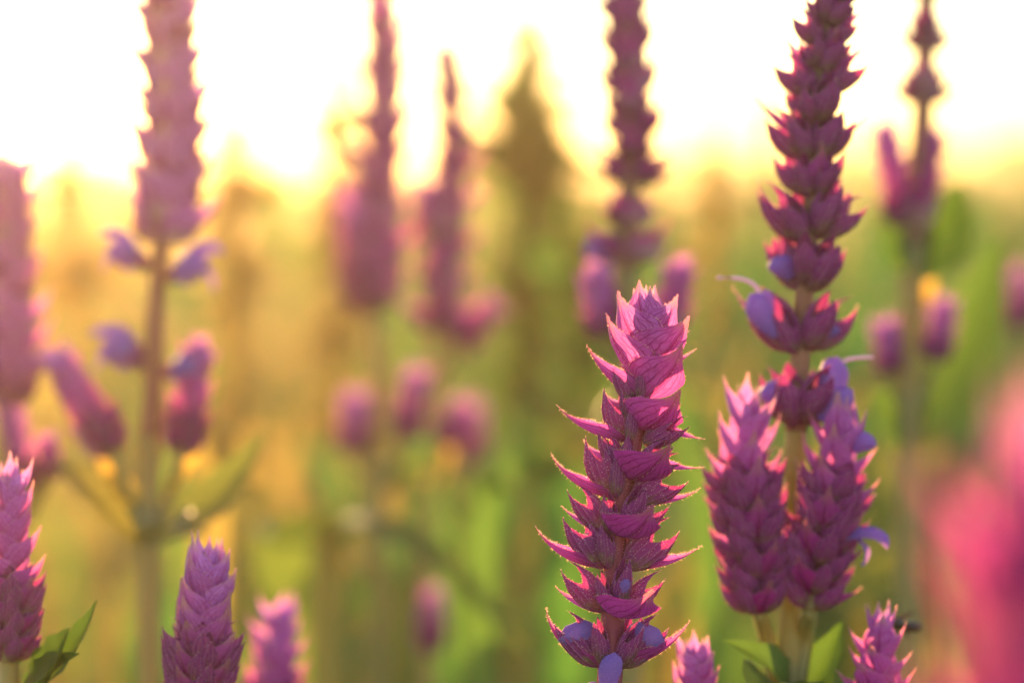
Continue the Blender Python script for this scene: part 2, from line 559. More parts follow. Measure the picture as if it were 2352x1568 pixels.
class Spike:
    def __init__(s, plant, pts, r0, r1, parts, hairy, name, stem_age):
        s.p, s.parts, s.hairy = plant, parts, hairy
        s.N = 60
        s.P = catmull([plant.loc(q) for q in pts], s.N)
        g = Geo()
        ages = None
        tube(g, s.P, [r0 + (r1 - r0) * i / s.N for i in range(s.N + 1)], age=stem_age, bump=.03)
        if hairy:
            arr = np.array([tuple(q) for q in s.P])
            for q in range(10):
                a = 2 * math.pi * q / 10
                T, X, F = frame(s.P[-1] - s.P[0])
                o = np.array(tuple(X * math.cos(a) + F * math.sin(a)))
                fringe(g, list(arr + o * (r0 + r1) * .5 * .98), [o] * len(arr), 90, .0006, .00004)
        s.axis = link(name, g.mesh(name, [M['stem'], M['hair']]), plant.root)
        s.J = Geo()
        s.any = False

    def point(s, t):
        f = max(0, min(1, t)) * s.N
        i = min(int(f), s.N - 1)
        p = s.P[i].lerp(s.P[i + 1], f - i)
        return p, frame(s.P[i + 1] - s.P[i])

    def put(s, kind, g, t, az, scale, lean=0.0, roll=0.0, out=0.0, label=None, tilt=0.0):
        """az: 0 right, 90 towards the camera, 180 left; lean tips the piece outwards"""
        p, (T, X, F) = s.point(t)
        ox = X * math.cos(R(az)) + F * math.sin(R(az))
        oy = T.cross(ox)
        m = Matrix((ox, oy, T)).transposed()
        m = m @ Matrix.Rotation(R(tilt), 3, 'X') @ Matrix.Rotation(R(lean), 3, 'Y') @ Matrix.Rotation(R(roll), 3, 'Z')
        m = m.to_4x4() @ Matrix.Scale(scale, 4)
        m.translation = p + ox * out
        if s.parts:
            o = link(kind, shared_mesh(kind, g), s.axis, m)
            if label: o['label'] = label
        else:
            v, f, uv, age, mi = g.arrays()
            mm = np.array(m)
            b = SLOT[kind]
            s.J.add(v @ mm[:3, :3].T + mm[:3, 3], f, uv, age, [1 if q == 1 else b for q in mi])
            s.any = True

    def put_between(s, kind, g, a, b):
        a, b = s.p.loc(a), s.p.loc(b)
        d = b - a
        m = d.to_track_quat('Z', 'X').to_matrix().to_4x4() @ Matrix.Scale(d.length, 4)
        m.translation = a
        link(kind, shared_mesh(kind, g), s.axis, m)

    def bract(s, t, az, L, W=.85, th0=70, th1=20, cup=70, age=0.0, var=None, roll=0.0, out=.001, tilt=0.0):
        var = random.randrange(3) if var is None else var
        s.put('bract', bract_geo(W, th0, th1, cup, age, var, s.hairy), t, az, L, 0, roll, out, tilt=tilt)

    def calyx(s, t, az, L, lean=35, fat=.5, out=.0012, opened=.5):
        s.put('calyx', calyx_geo(fat, random.randrange(3), s.hairy, opened), t, az, L, lean, random.uniform(-12, 12), out)

    def close(s):
        if s.any:
            o = link('flowers', s.J.mesh('flowers', [M['bract'], M['hair'], M['calyx'], M['corolla']]), s.axis)
            o['kind'] = 'stuff'

    # ---- ready-made arrangements
    def cone(s, n=13, L0=.010, L1=.0075, t0=0.0, t1=.90, th=(60, 34), tip=(16, -2), age=(.15, .95), W=.95, az0=25, calyces=.45, jit=6):
        """young tight spike: overlapping pairs of bracts, paler towards the blunt top"""
        for k in range(n):
            q = k / (n - 1)
            t = t0 + (t1 - t0) * q
            L = (L0 + (L1 - L0) * q ** 2.5) * (.84 + .16 * min(1, q / .3))
            a = min(1, max(0, age[0] + (age[1] - age[0]) * q ** 1.1 + random.uniform(-.08, .08)))
            for side in (0, 180):
                az = az0 + side + 90 * (k % 2) + random.uniform(-jit, jit)
                s.bract(t, az, L * random.uniform(.92, 1.08), W * (1 - .15 * q ** 3), th[0] + (th[1] - th[0]) * q ** 1.6 + random.uniform(-5, 5), tip[0] + (tip[1] - tip[0]) * q + random.uniform(-5, 8), 58, a)
                if q < calyces:
                    for d in (-38, 38):
                        s.calyx(min(t + .012, 1), az + d, L * .85, 34, .5)
        for k in range(6):
            s.bract(t1 + .03, az0 + 60 * k, L1 * random.uniform(.5, 1.0), .45, 24, -4, 45, 1.0, out=.0008)

    def whorls(s, ts, L, W=.7, th=(66, 40), tip=(10, 5), age=(0, .2), az0=20, cal=.0085, lean=(46, 30), nc=3, cup=75, jit=7, skip=()):
        """open spike: separate rings of two bracts with three cups each"""
        n = len(ts)
        for k, t in enumerate(ts):
            q = k / max(1, n - 1)
            Lq = (L[0] + (L[1] - L[0]) * q) * 1.2
            for side in (0, 180):
                az = az0 + side + 90 * (k % 2) + random.uniform(-jit, jit)
                s.bract(t, az, Lq * random.uniform(.9, 1.1), W, th[0] + (th[1] - th[0]) * q + random.uniform(-6, 6), tip[0] + (tip[1] - tip[0]) * q, cup,
                        max(0, age[0] + (age[1] - age[0]) * q + random.uniform(-.06, .06)))
                for d in ((-42, 0, 42) if nc == 3 else (-30, 30)):
                    s.calyx(min(1, t + .004), az + d + random.uniform(-6, 6), cal * Lq / L[0] * (1.08 if d == 0 else .9) * random.uniform(.9, 1.08),
                            lean[0] + (lean[1] - lean[0]) * q + random.uniform(-6, 6) - (0 if d == 0 else 8), .5, opened=random.choice((.3, .6)))
        for k in range(6):
            s.bract(ts[-1], az0 + 60 * k, L[1] * random.uniform(.8, 1.3), .6, 26, -6, 50, min(1, age[1] + .3), out=.0005)


def gpt(p, dx=0.0, dy=0.0): return Vector((p[0] + dx, p[1] + dy, 0))


# ------------------------------------------------------------------ the ground
def build_ground():
    g = Geo()
    xs = np.linspace(-1, 1, 41); xs = np.sign(xs) * np.abs(xs) ** 3 * 60
    ys = -2 + np.linspace(0, 1, 61) ** 3 * 124
    V = [(x, y, -.012 + .012 * math.sin(x * 1.7 + 2) * math.cos(y * 1.3)) for y in ys for x in xs]
    F = [(i * 41 + j, i * 41 + j + 1, (i + 1) * 41 + j + 1, (i + 1) * 41 + j) for i in range(60) for j in range(40)]
    g.add(V, F)
    s = NT('meadow_soil')
    tc = s.n('ShaderNodeTexCoord')
    nz = s.n('ShaderNodeTexNoise'); nz.inputs['Scale'].default_value = 3; nz.inputs['Detail'].default_value = 8
    s.l(tc.outputs['Object'], nz.inputs['Vector'])
    p = s.n('ShaderNodeBsdfPrincipled'); p.inputs['Roughness'].default_value = .9
    s.l(s.ramp(nz.outputs[0], [(.3, (.05, .045, .02)), (.55, (.07, .10, .025)), (.75, (.13, .12, .04))]), p.inputs['Base Color'])
    s.l(p.outputs[0], s.out.inputs[0])
    o = link('ground', g.mesh('ground', [s.m]))
    tag(o, 'meadow ground under the flowers', kind='structure')


build_ground()


def blades(n, ymin, ymax, hmin, hmax, wid, dry, power=1.0, spread=.32, bend=.5, seed=1):
    """arrays of bent grass blades scattered over the ground in a wedge that widens with distance"""
    r = np.random.default_rng(seed)
    y = ymin + (ymax - ymin) * r.random(n) ** power
    x = (r.random(n) * 2 - 1) * (spread * y + .12)
    h = hmin + (hmax - hmin) * r.random(n)
    az = r.random(n) * 2 * np.pi
    b = bend * r.random(n) * h
    w = wid * (.6 + .8 * r.random(n)) * np.sqrt(np.maximum(1, y / 3))
    ns = 5
    T = np.linspace(0, 1, ns)
    cx = x[:, None] + np.cos(az)[:, None] * b[:, None] * T ** 2
    cy = y[:, None] + np.sin(az)[:, None] * b[:, None] * T ** 2
    cz = h[:, None] * (T - .12 * T ** 2 * (b / h)[:, None]) - .01
    wa = az + np.pi / 2 + r.normal(0, .5, n)
    hw = w[:, None] * .5 * (1 - T ** 1.5 * .96)
    V = np.zeros((n, ns, 2, 3))
    for q, sg in ((0, -1), (1, 1)):
        V[:, :, q, 0] = cx + sg * hw * np.cos(wa)[:, None]
        V[:, :, q, 1] = cy + sg * hw * np.sin(wa)[:, None]
        V[:, :, q, 2] = cz
    idx = (np.arange(n) * ns * 2)[:, None]
    k = np.arange(ns - 1) * 2
    F = np.stack([idx + k, idx + k + 1, idx + k + 3, idx + k + 2], -1).reshape(-1, 4)
    age = np.repeat(np.clip(r.normal(dry, .2, n) + np.where(x < -.04 * y, .35, -.05), 0, 1), ns * 2)
    return V.reshape(-1, 3), F, age


def fast_mesh(name, V, F, age, mat):
    me = bpy.data.meshes.new(name)
    me.vertices.add(len(V)); me.vertices.foreach_set('co', V.astype(np.float32).ravel())
    me.loops.add(F.size); me.loops.foreach_set('vertex_index', F.astype(np.int32).ravel())
    me.polygons.add(len(F)); me.polygons.foreach_set('loop_start', (np.arange(len(F)) * F.shape[1]).astype(np.int32))
    a = me.attributes.new('age', 'FLOAT', 'POINT'); a.data.foreach_set('value', age.astype(np.float32))
    me.materials.append(mat)
    me.update(calc_edges=True)
    return me


def joined(name, label, cat, parts, mat):
    V = np.vstack([p[0] for p in parts]); age = np.concatenate([p[2] for p in parts])
    F, n = [], 0
    for p in parts:
        F.append(p[1] + n); n += len(p[0])
    o = link(name, fast_mesh(name, V, np.vstack(F), age, mat))
    tag(o, label, cat, kind='stuff')
    return o


joined('meadow_grass', 'blurred green and straw grass of the meadow behind the flowers', 'grass', [
    blades(1200, 1.15, 3.0, .18, .40, .005, .05, 1.0, seed=1),
    blades(5200, 3.0, 9.0, .22, .52, .006, .08, 1.2, seed=2),
    blades(18000, 9.0, 45.0, .25, .58, .008, .2, 1.5, seed=3),
    blades(6000, 45.0, 118.0, .3, .5, .015, .3, 1.5, seed=4),
], M['grass'])


def foliage(nclump, per, ymin, ymax, zmin, zmax, seed, size=(.04, .09)):
    """broad pointed leaves of low meadow herbs, growing in clumps of their own height and tint"""
    r = random.Random(seed)
    V, F, A, c = [], [], [], 0
    for _ in range(nclump):
        y0 = ymin + (ymax - ymin) * r.random()
        x0 = r.uniform(-1, 1) * (.27 * y0 + .06)
        zt = zmin + (zmax - zmin) * r.random()
        dry = max(0, r.gauss(.0, .2) + (.35 if x0 < -.05 * y0 else 0))
        for _ in range(per):
            x, y = x0 + r.gauss(0, .05), y0 + r.gauss(0, .05)
            z = max(.02, zt * (1 - .75 * r.random() ** 1.3))
            L = r.uniform(*size); a = r.uniform(0, 6.28); e = R(r.uniform(5, 75))
            d = Vector((math.cos(a) * math.cos(e), math.sin(a) * math.cos(e), math.sin(e))) * L
            v, f, uv = leaf_arrays((x, y, z), Vector((x, y, z)) + d, L * r.uniform(.2, .36), r.uniform(-.1, .2), .4, r.uniform(-.8, .8), 5)
            V += v; F += [tuple(i + c for i in q) for q in f]; A += [min(1, max(0, r.gauss(dry, .1)))] * len(v); c += len(v)
    return np.array(V), np.array(F), np.array(A)


joined('meadow_foliage', 'blurred broad green leaves of low meadow herbs', 'foliage', [
    foliage(34, 16, 1.15, 2.0, .20, .42, 5), foliage(110, 22, 2.0, 4.5, .28, .52, 6), foliage(150, 22, 4.5, 11.0, .3, .56, 8, (.06, .13))], M['foliage'])

# far line of trees along the horizon
def tree_line():
    g = Geo()
    r = random.Random(3)
    for k in range(520):
        x = r.uniform(-12, 14); y = r.uniform(24, 32)
        hh = r.uniform(.3, .55) if x < 1 else r.uniform(.5, .72)
        for q in range(20):
            p = Vector((x + r.gauss(0, .25), y + r.gauss(0, .3), min(1.0, abs(r.gauss(hh * .6, hh * .3)))))
            a = r.uniform(0, 6.28); e = r.uniform(-1, 1); z = r.uniform(.05, .13)
            d = Vector((math.cos(a), math.sin(a) * .5, e)) * z; s2 = Vector((-math.sin(a), math.cos(a), e * .5)) * z
            g.add([tuple(p - d), tuple(p + s2), tuple(p + d), tuple(p - s2)], [(0, 1, 2, 3)])
    o = link('far_bushes', g.mesh('far_bushes', [M['leaf']], False))
    tag(o, 'far dark line of bushes along the horizon', 'trees', kind='stuff')


tree_line()

# ------------------------------------------------------------------ main spike, in focus
D = FOCUS
def main_plant():
    p = Plant(gpt(at(1398, 1568, D), -.004, .006), 'sharp purple flower spike in focus with open layered bracts and a reddish stem')
    top = [at(1398, 1600, D), at(1402, 1530, D), at(1408, 1400, D), at(1412, 1300, D), at(1416, 1220, D), at(1428, 1140, D), at(1444, 1070, D), at(1460, 1000, D), at(1474, 920, D), at(1482, 840, D), at(1486, 760, D), at(1488, 705, D)]
    p.stem([gpt(at(1398, 1568, D), -.004, .006), at(1392, 4000, D + .003), at(1398, 1600, D)], .0024, .0021, age=.6)
    s = p.spike(top, .0021, .0008, True, True)
    # parameter along the axis from the picture height
    hs = [q.z + p.o.z for q in s.P]
    def T(y):
        z = at(1440, y, D).z
        for i in range(s.N):
            if hs[i + 1] >= z: return (i + (z - hs[i]) / (hs[i + 1] - hs[i])) / s.N
        return 1.0
    u = .18 / 2352
    B = s.bract
    # y, azimuth, length(px), width ratio, lean base, lean tip, cup, age, roll
    rows = [
        # ring 1 (lowest)
        (1534, 190, 208, .52, 84, 6, 80, .10, 0), (1534, -10, 212, .52, 78, 22, 78, .18, 0),
        # ring 2
        (1412, 66, 172, 1.10, 96, 8, 52, .02, -10), (1410, 208, 150, .55, 92, 44, 66, .35, 0),
        # ring 3
        (1306, 188, 208, .46, 94, 28, 80, .08, 0), (1306, -8, 200, .48, 92, 42, 76, .25, 0),
        # ring 4
        (1230, 64, 164, 1.10, 96, 6, 52, .04, -10), (1226, 206, 140, .55, 90, 40, 66, .4, 0),
        # ring 5
        (1148, 187, 188, .48, 92, 32, 80, .10, 0), (1150, -10, 184, .52, 90, 42, 74, .25, 0),
        # ring 6
        (1098, 64, 166, 1.12, 92, 2, 52, .06, -10), (1085, 208, 130, .55, 86, 40, 66, .4, 0), (1068, -24, 172, .48, 88, 72, 74, .3, 0),
        # ring 7
        (1018, 184, 190, .54, 88, 42, 74, .14, 0), (985, -20, 168, .52, 88, 82, 72, .25, 0),
        # ring 8
        (985, 60, 170, 1.10, 84, -6, 52, .10, -14), (970, 214, 120, .85, 80, 40, 64, .45, 0),
        # ring 9
        (925, 166, 184, .62, 70, 34, 68, .26, 8), (868, -24, 140, .6, 70, 50, 66, .7, 0),
        # ring 10
        (912, 54, 168, 1.08, 66, -8, 52, .24, -18), (890, 230, 124, .9, 66, 26, 66, .5, 0),
        # ring 11
        (872, 148, 178, .78, 56, 8, 60, .36, 10), (812, -28, 126, .6, 64, 44, 64, .85, 0),
        # ring 12
        (846, 46, 164, 1.05, 52, -12, 52, .34, -20), (820, 236, 124, .9, 50, 10, 64, .7, 0),
        # ring 13
        (818, 134, 168, .90, 42, -2, 56, .55, 12), (800, -36, 118, .85, 40, 0, 62, .8, 0),
        # ring 14
        (800, 48, 146, .98, 36, -14, 54, .52, -18), (780, 232, 124, .9, 34, 0, 62, .85, 0),
        # ring 15
        (772, 112, 132, .90, 24, -8, 56, .68, 10), (765, -60, 116, .9, 26, -8, 60, .9, 0),
        (748, 56, 92, .7, 14, -6, 55, .9, 0), (748, 240, 96, .7, 14, -6, 55, .95, 0),
        (736, 150, 70, .45, 10, -6, 50, 1.0, 0), (734, -10, 72, .45, 12, -6, 50, 1.0, 0), (728, 90, 58, .4, 6, -4, 50, 1.0, 0), (728, 270, 64, .4, 6, 0, 50, 1.0, 0),
    ]
    for i, (y, az, L, W, a0, a1, cup, age, tilt) in enumerate(rows):
        B(T(y), az, L * u, W, a0, a1, cup, age, var=i % 3, out=.0012 if y > 1000 else .0006, tilt=tilt)
    # cups: y, azimuth, length(px), lean, fat, opened
    cal = [
        (1530, 184, 158, 42, .58, .9), (1530, 128, 132, 20, .46, .3), (1530, 222, 140, 34, .5, .5),
        (1530, -4, 158, 40, .58, .9), (1530, 44, 138, 30, .46, .3), (1530, -44, 150, 24, .5, .5),
        (1404, 180, 152, 42, .54, .4), (1404, 128, 110, 20, .44, .3), (1404, 66, 150, 14, .42, .3), (1404, 6, 140, 44, .46, .4), (1404, 236, 150, 20, .46, .4),
        (1304, 180, 168, 34, .58, .6), (1304, 126, 124, 16, .50, .2), (1304, 220, 150, 34, .5, .4),
        (1304, 2, 168, 46, .58, .7), (1304, -44, 140, 28, .5, .4),
        (1226, 178, 150, 42, .50, .4), (1226, 124, 112, 18, .50, .2), (1226, 52, 150, 26, .48, .3), (1226, 4, 138, 46, .46, .4), (1226, 232, 130, 24, .5, .4),
        (1144, 176, 168, 26, .56, .4), (1144, 122, 112, 14, .48, .2), (1144, 222, 140, 30, .5, .4),
        (1144, 6, 152, 54, .60, .8), (1144, -46, 130, 28, .5, .4),
        (1084, 42, 138, 42, .48, .3), (1084, 112, 104, 14, .42, .2), (1084, 172, 116, 34, .5, .4), (1084, 6, 116, 56, .5, .5), (1084, 240, 120, 26, .5, .4),
        (1020, 174, 148, 26, .56, .4), (1020, 118, 100, 14, .46, .2), (1014, 24, 132, 54, .52, .4), (1010, -40, 116, 34, .5, .4), (1010, 226, 120, 28, .5, .4),
        (972, 146, 90, 24, .5, .3), (968, 24, 104, 46, .5, .4), (968, 96, 84, 16, .46, .2), (928, 156, 108, 34, .52, .3), (918, 104, 84, 16, .5, .2), (870, 60, 80, 20, .5, .2),
    ]
    for y, az, L, lean, fat, op in cal:
        if az > 205: continue
        s.calyx(T(y), az, L * u * .94, lean * .92, fat * .78, .0018, op)
    # blue corollas still folded inside the cups
    bud = bud_geo(True)
    s.put('bud', bud_geo(True, .6), T(1378), 66, 64 * u, 12, 0, .0030)
    for y, az, L, lean in ((1498, 184, 88, 40), (1498, -4, 90, 38), (1280, 180, 66, 30)):
        s.put('bud', bud, T(y), az, L * u * 1.0, lean, 0, .0028)
    # the bud that hangs forward below the lowest ring
    s.put('bud', bud_geo(True, .5), T(1598), 96, 108 * u, 3, 90, .0048)
    s.put('bud', bud, T(1600), 200, 40 * u, 40, 0, .002)
    return p


main_plant()


# ------------------------------------------------------------------ second plant, just behind the focus
def style(p, spike, pts, r=.00035):
    g = Geo()
    tube(g, catmull([p.loc(q) for q in pts], 14), [r * (1 - .3 * i / 14) for i in range(15)], 6, 0)
    return link('style', g.mesh('style', [M['style']]), spike.axis)


def second_plant():
    d = .665
    k = d / FOCUS
    p = Plant(gpt(at(1815, 1568, d), .004, .004), 'tall purple salvia with lilac curled petals and two side spikes beside the sharp one')
    p.stem([gpt(at(1815, 1568, d), .004, .004), at(1815, 4500, d), at(1816, 1600, d), at(1820, 1300, d), at(1828, 990, d)], .0026, .0019, age=.8)
    ax = [at(1828, 990, d), at(1836, 850, d), at(1850, 660, d), at(1862, 520, d), at(1866, 400, d), at(1880, 200, d), at(1905, 40, d), at(1925, -120, d), at(1935, -260, d)]
    s = p.spike(ax, .0019, .0008, True, True, stem_age=.35)
    hs = [q.z + p.o.z for q in s.P]
    def T(y):
        z = at(1850, y, d).z
        for i in range(s.N):
            if hs[i + 1] >= z: return (i + (z - hs[i]) / (hs[i + 1] - hs[i])) / s.N
        return 1.0
    u = .18 / 2352 * k
    ring = [  # y, az of the pair, bract length, lean base, lean tip, age, calyx length
        (975, 70, 95, 80, 40, .05, 120), (808, 8, 165, 78, 20, .05, 118), (665, 62, 130, 76, 14, .08, 118), (552, 4, 140, 72, 8, .10, 120),
        (450, 66, 118, 70, 4, .12, 105), (368, 10, 150, 62, 40, .14, 105), (285, 66, 112, 64, 8, .16, 92), (222, 6, 135, 58, 34, .18, 88),
        (165, 68, 105, 60, 8, .2, 80), (112, 8, 125, 54, 30, .22, 78), (62, 66, 100, 55, 8, .24, 70), (15, 8, 112, 50, 22, .28, 66),
        (-35, 66, 95, 48, 8, .32, 60), (-80, 8, 100, 42, 12, .4, 50), (-125, 66, 90, 36, 6, .5, 40), (-170, 8, 85, 30, 2, .6, 0), (-205, 66, 75, 22, 0, .8, 0), (-235, 8, 60, 14, 0, .95, 0)]
    for y, az, L, a0, a1, age, cl in ring:
        for sd in (0, 180):
            s.bract(T(y + random.uniform(-8, 8)), az + sd + random.uniform(-14, 14), L * u * 1.22 * random.uniform(.78, 1.15), .62 if 40 < az < 90 else .46, a0 + random.uniform(-16, 4) - (10 if y < 500 else 0), a1 + random.uniform(-12, 14), 64, age + random.uniform(0, .15))
            if cl:
                for dd in (-44, 0, 44):
                    s.calyx(T(y - 3 + random.uniform(-8, 8)), az + sd + dd + random.uniform(-9, 9), cl * u * 1.35 * (1 if dd == 0 else .9) * random.uniform(.85, 1.12), (44 if y > 400 else 38) - (0 if dd == 0 else 10) + random.uniform(-9, 5), random.choice((.42, .5)), .0012, random.choice((.2, .6)))
    hd, bd = hood_geo(), bud_geo(True)
    s.put('corolla', hd, T(955), 8, 90 * u, 66, 0, .003)
    s.put('bud', bd, T(640), 165, 62 * u, 38, 0, .003)
    s.put('bud', bd, T(930), 150, 70 * u, 40, 0, .003)
    s.put('bud', bd, T(780), 20, 60 * u, 30, 0, .003)
    sl = bud_geo(True, .55)
    s.put_between('bud', sl, at(1785, 770, d - .004), at(1712, 684, d - .005))
    s.put_between('bud', sl, at(1770, 740, d - .002), at(1748, 668, d - .003))
    s.put_between('bud', sl, at(1885, 945, d - .004), at(1940, 826, d - .005))
    s.put_between('bud', sl, at(1880, 960, d - .006), at(1965, 905, d - .007))
    style(p, s, [at(1752, 700, d - .003), at(1736, 658, d - .003), at(1700, 640, d - .003), at(1646, 638, d - .003)], .00045)
    style(p, s, [at(1915, 870, d - .005), at(1936, 832, d - .005), at(1965, 822, d - .005), at(2006, 820, d - .005)], .00042)
    # side spikes
    dl = d - .008
    a = p.spike([at(1742, 1410, dl), at(1728, 1250, dl), at(1712, 1090, dl), at(1722, 930, dl)], .0016, .0007, True, True, stem_age=.6)
    a.cone(12, .0128, .0120, .0, .86, (62, 40), (22, 2), (.1, .85), .72, 68, .65, 14)
    p.stem([at(1800, 1640, d), at(1778, 1540, d), at(1758, 1460, d), at(1742, 1405, dl)], .0016, .0013, .8, 'pedicel', 12)
    b = p.spike([at(1862, 1400, dl), at(1885, 1260, dl), at(1918, 1110, dl), at(1932, 985, dl)], .0016, .0007, True, True, stem_age=.6)
    b.cone(12, .0128, .0120, .0, .86, (62, 40), (24, 2), (.0, .7), .72, 20, .65, 14)
    b.put('corolla', hd, .40, 20, 95 * u, 58, 0, .004)
    b.put('bud', bd, .88, 30, 55 * u, 40, 0, .003)
    p.stem([at(1822, 1640, d), at(1836, 1540, d), at(1850, 1460, d), at(1862, 1400, dl)], .0018, .0014, .8, 'pedicel', 12)
    p.stem([at(1795, 1640, d + .01), at(1797, 1500, d + .01), at(1800, 1300, d + .01), at(1808, 1150, d + .01)], .0008, .0006, .9, 'pedicel', 12)
    p.leaf(at(1815, 1640, d), at(1660, 1470, d - .01), .010, .15, .5)
    p.leaf(at(1815, 1640, d), at(1936, 1425, d), .009, -.12, .5)
    p.leaf(at(1815, 1620, d), at(1720, 1600, d - .03), .016, .1, .4)


second_plant()


# ------------------------------------------------------------------ nearby spikes along the lower edge
def short_plant(label, x, ytop, ybase, d, wid_px, lean=0, n=11, az0=25, age=(.2, .95), hairy=True, parts=True, leaves=(), stem_r=.0017, W=.85, th=(58, 40), tip=(14, -6)):
    u = .18 / 2352 * d / FOCUS
    base = at(x, ybase, d)
    tp = at(x + lean, ytop, d)
    p = Plant(gpt(base, 0, .003), label)
    p.stem([gpt(base, 0, .003), base.lerp(gpt(base), .5) + Vector((.004, 0, 0)), base], stem_r * 1.2, stem_r, .8)
    s = p.spike([base, base.lerp(tp, .5) + Vector((lean * .1 * u, 0, 0)), tp], stem_r, .0006, parts, hairy, stem_age=.6)
    L = wid_px * u * .86
    s.cone(n + 2, L, L * .9, .0, .86, th, tip, age, W, az0, .4)
    s.close()
    for (bx, by, tx, ty, w, sag) in leaves:
        p.leaf(at(bx, by, d), at(tx, ty, d - .01), w, sag, .5)
    return p, s


short_plant('dark purple flower spike standing beside dark narrow pointed leaves', 20, 1095, 1520, .635, 150, 0, 13, 30, (.0, .85),
            leaves=((60, 1600, 225, 1375, .008, -.1), (70, 1620, 160, 1440, .012, -.05), (60, 1640, 185, 1500, .010, .1)), tip=(20, -4))
short_plant('plump lilac spike with a pale fringed top between two shorter spikes', 452, 1300, 1640, .628, 168, 22, 12, 35, (.12, .98))
short_plant('soft lilac pointed spike top beside the plump fringed spike', 612, 1420, 1700, .79, 138, 30, 11, 20, (.2, 1.0), hairy=False)
short_plant('small pink spike tip beside the foot of the sharp spike', 1596, 1510, 1720, .645, 124, 0, 9, 40, (.3, 1.0))
short_plant('small spiky purple flower top with a dark insect on it', 2012, 1460, 1720, .64, 150, 10, 9, 20, (.1, .7), tip=(34, 10), th=(60, 18))
short_plant('large smeared magenta spike, far out of focus, in front of the other flowers', 2430, 1190, 2150, .26, 620, -10, 14, 30, (-.6, .15), hairy=False, stem_r=.0018)


# ------------------------------------------------------------------ blurred plants behind
def blurred(label, foot_x, d, stem_pts, spike_pts, ts=None, L=(.011, .007), age=(.05, .3), r=(.002, .0008), az0=15, stem_age=.7, parts=False, cal=.0085, W=.7, tipw=(10, 5)):
    base = at(stem_pts[0][0], stem_pts[0][1], d)
    p = Plant(gpt(base, 0, .004), label)
    sp = [gpt(base, 0, .004)] + [at(x, y, d) for x, y in stem_pts]
    p.stem(sp, r[0] * 1.2, r[0], stem_age)
    s = p.spike([at(x, y, d) for x, y in spike_pts], r[0], r[1], parts, False, stem_age=.3)
    if ts is not None:
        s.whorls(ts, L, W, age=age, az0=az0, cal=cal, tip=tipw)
    return p, s


def side_spike(p, d, base, tip, wid_px, n=9, stem_from=None, age=(.1, .8), az0=25, d_tip=None, W=.9, parts=False):
    u = .18 / 2352 * d / FOCUS
    b, t = at(*base, d), at(*tip, d if d_tip is None else d_tip)
    s = p.spike([b, b.lerp(t, .5), t], .0014, .0006, parts, False, stem_age=.5)
    L = wid_px * u * .86
    s.cone(n + 2, L * .95, L * .98, 0, .80, (58, 42), (10, -4), age, W, az0, .3)
    s.close()
    if stem_from is not None:
        f = at(*stem_from, d)
        p.stem([f, f.lerp(b, .5) + Vector((0, .002, -.001)), b], .0015, .0013, .8, 'pedicel', 10)
    return s


def lin(a, b, n): return [a + (b - a) * i / (n - 1) for i in range(n)]


# left plant in the glow; haze veil put into its flowers by a pale age
d = .82
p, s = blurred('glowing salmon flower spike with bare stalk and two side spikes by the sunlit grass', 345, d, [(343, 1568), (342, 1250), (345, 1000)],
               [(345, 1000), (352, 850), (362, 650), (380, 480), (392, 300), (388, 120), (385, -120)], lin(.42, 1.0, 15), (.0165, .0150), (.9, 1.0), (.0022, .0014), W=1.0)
hd, bd = hood_geo(), bud_geo(False)
for t, az, sc_ in ((.36, 165, .0100), (.34, 12, .0110), (.17, 170, .0105), (.15, 10, .0085), (.19, 200, .0085)):
    s.put('calyx', calyx_geo(.5, 1, False, .6), t, az, sc_ * .8, 50, 0, .002)
    s.put('corolla', hd, t, az, sc_ * 1.1, 26, 0, .005)
    s.put('bud', bd, t, az + 12, sc_ * .8, 30, 0, .006)
s.close()
side_spike(p, d, (262, 1040), (128, 815), 118, 10, (335, 1245), (.05, .85), 40)
side_spike(p, d, (415, 1040), (458, 790), 108, 10, (352, 1245), (.0, .8), 20)
p.leaf(at(338, 1255, d), at(118, 1060, d + .02), .013, .08, .6, 'grass', age=.5)
p.leaf(at(350, 1255, d), at(610, 990, d + .04), .014, -.1, .5, 'grass', age=.3)
p.leaf(at(300, 1160, d), at(222, 1050, d + .01), .006, .1, .3, 'yellow')  # leaflets added where yellow sun glints sit
p.leaf(at(395, 1130, d), at(465, 1040, d), .005, .1, .3, 'yellow')
p.leaf(at(342, 1250, d), at(480, 1230, d - .03), .012, .1, .4, 'grass', age=.6)

# spike at the left border
d = .86
p, s = blurred('thick rosy blurred spike beside the glowing salmon spike', 10, d, [(10, 1568), (12, 1200), (14, 950)], [(14, 950), (16, 800), (18, 600), (20, 430)],
               lin(.05, .95, 13), (.0170, .0125), (.5, .9), (.0022, .0009), W=1.0)
s.close()
side_spike(p, d, (60, 1130), (20, 930), 90, 8, (12, 1250), (.3, .8))
side_spike(p, d, (110, 1100), (112, 1010), 60, 6, (20, 1250), (.2, .7))

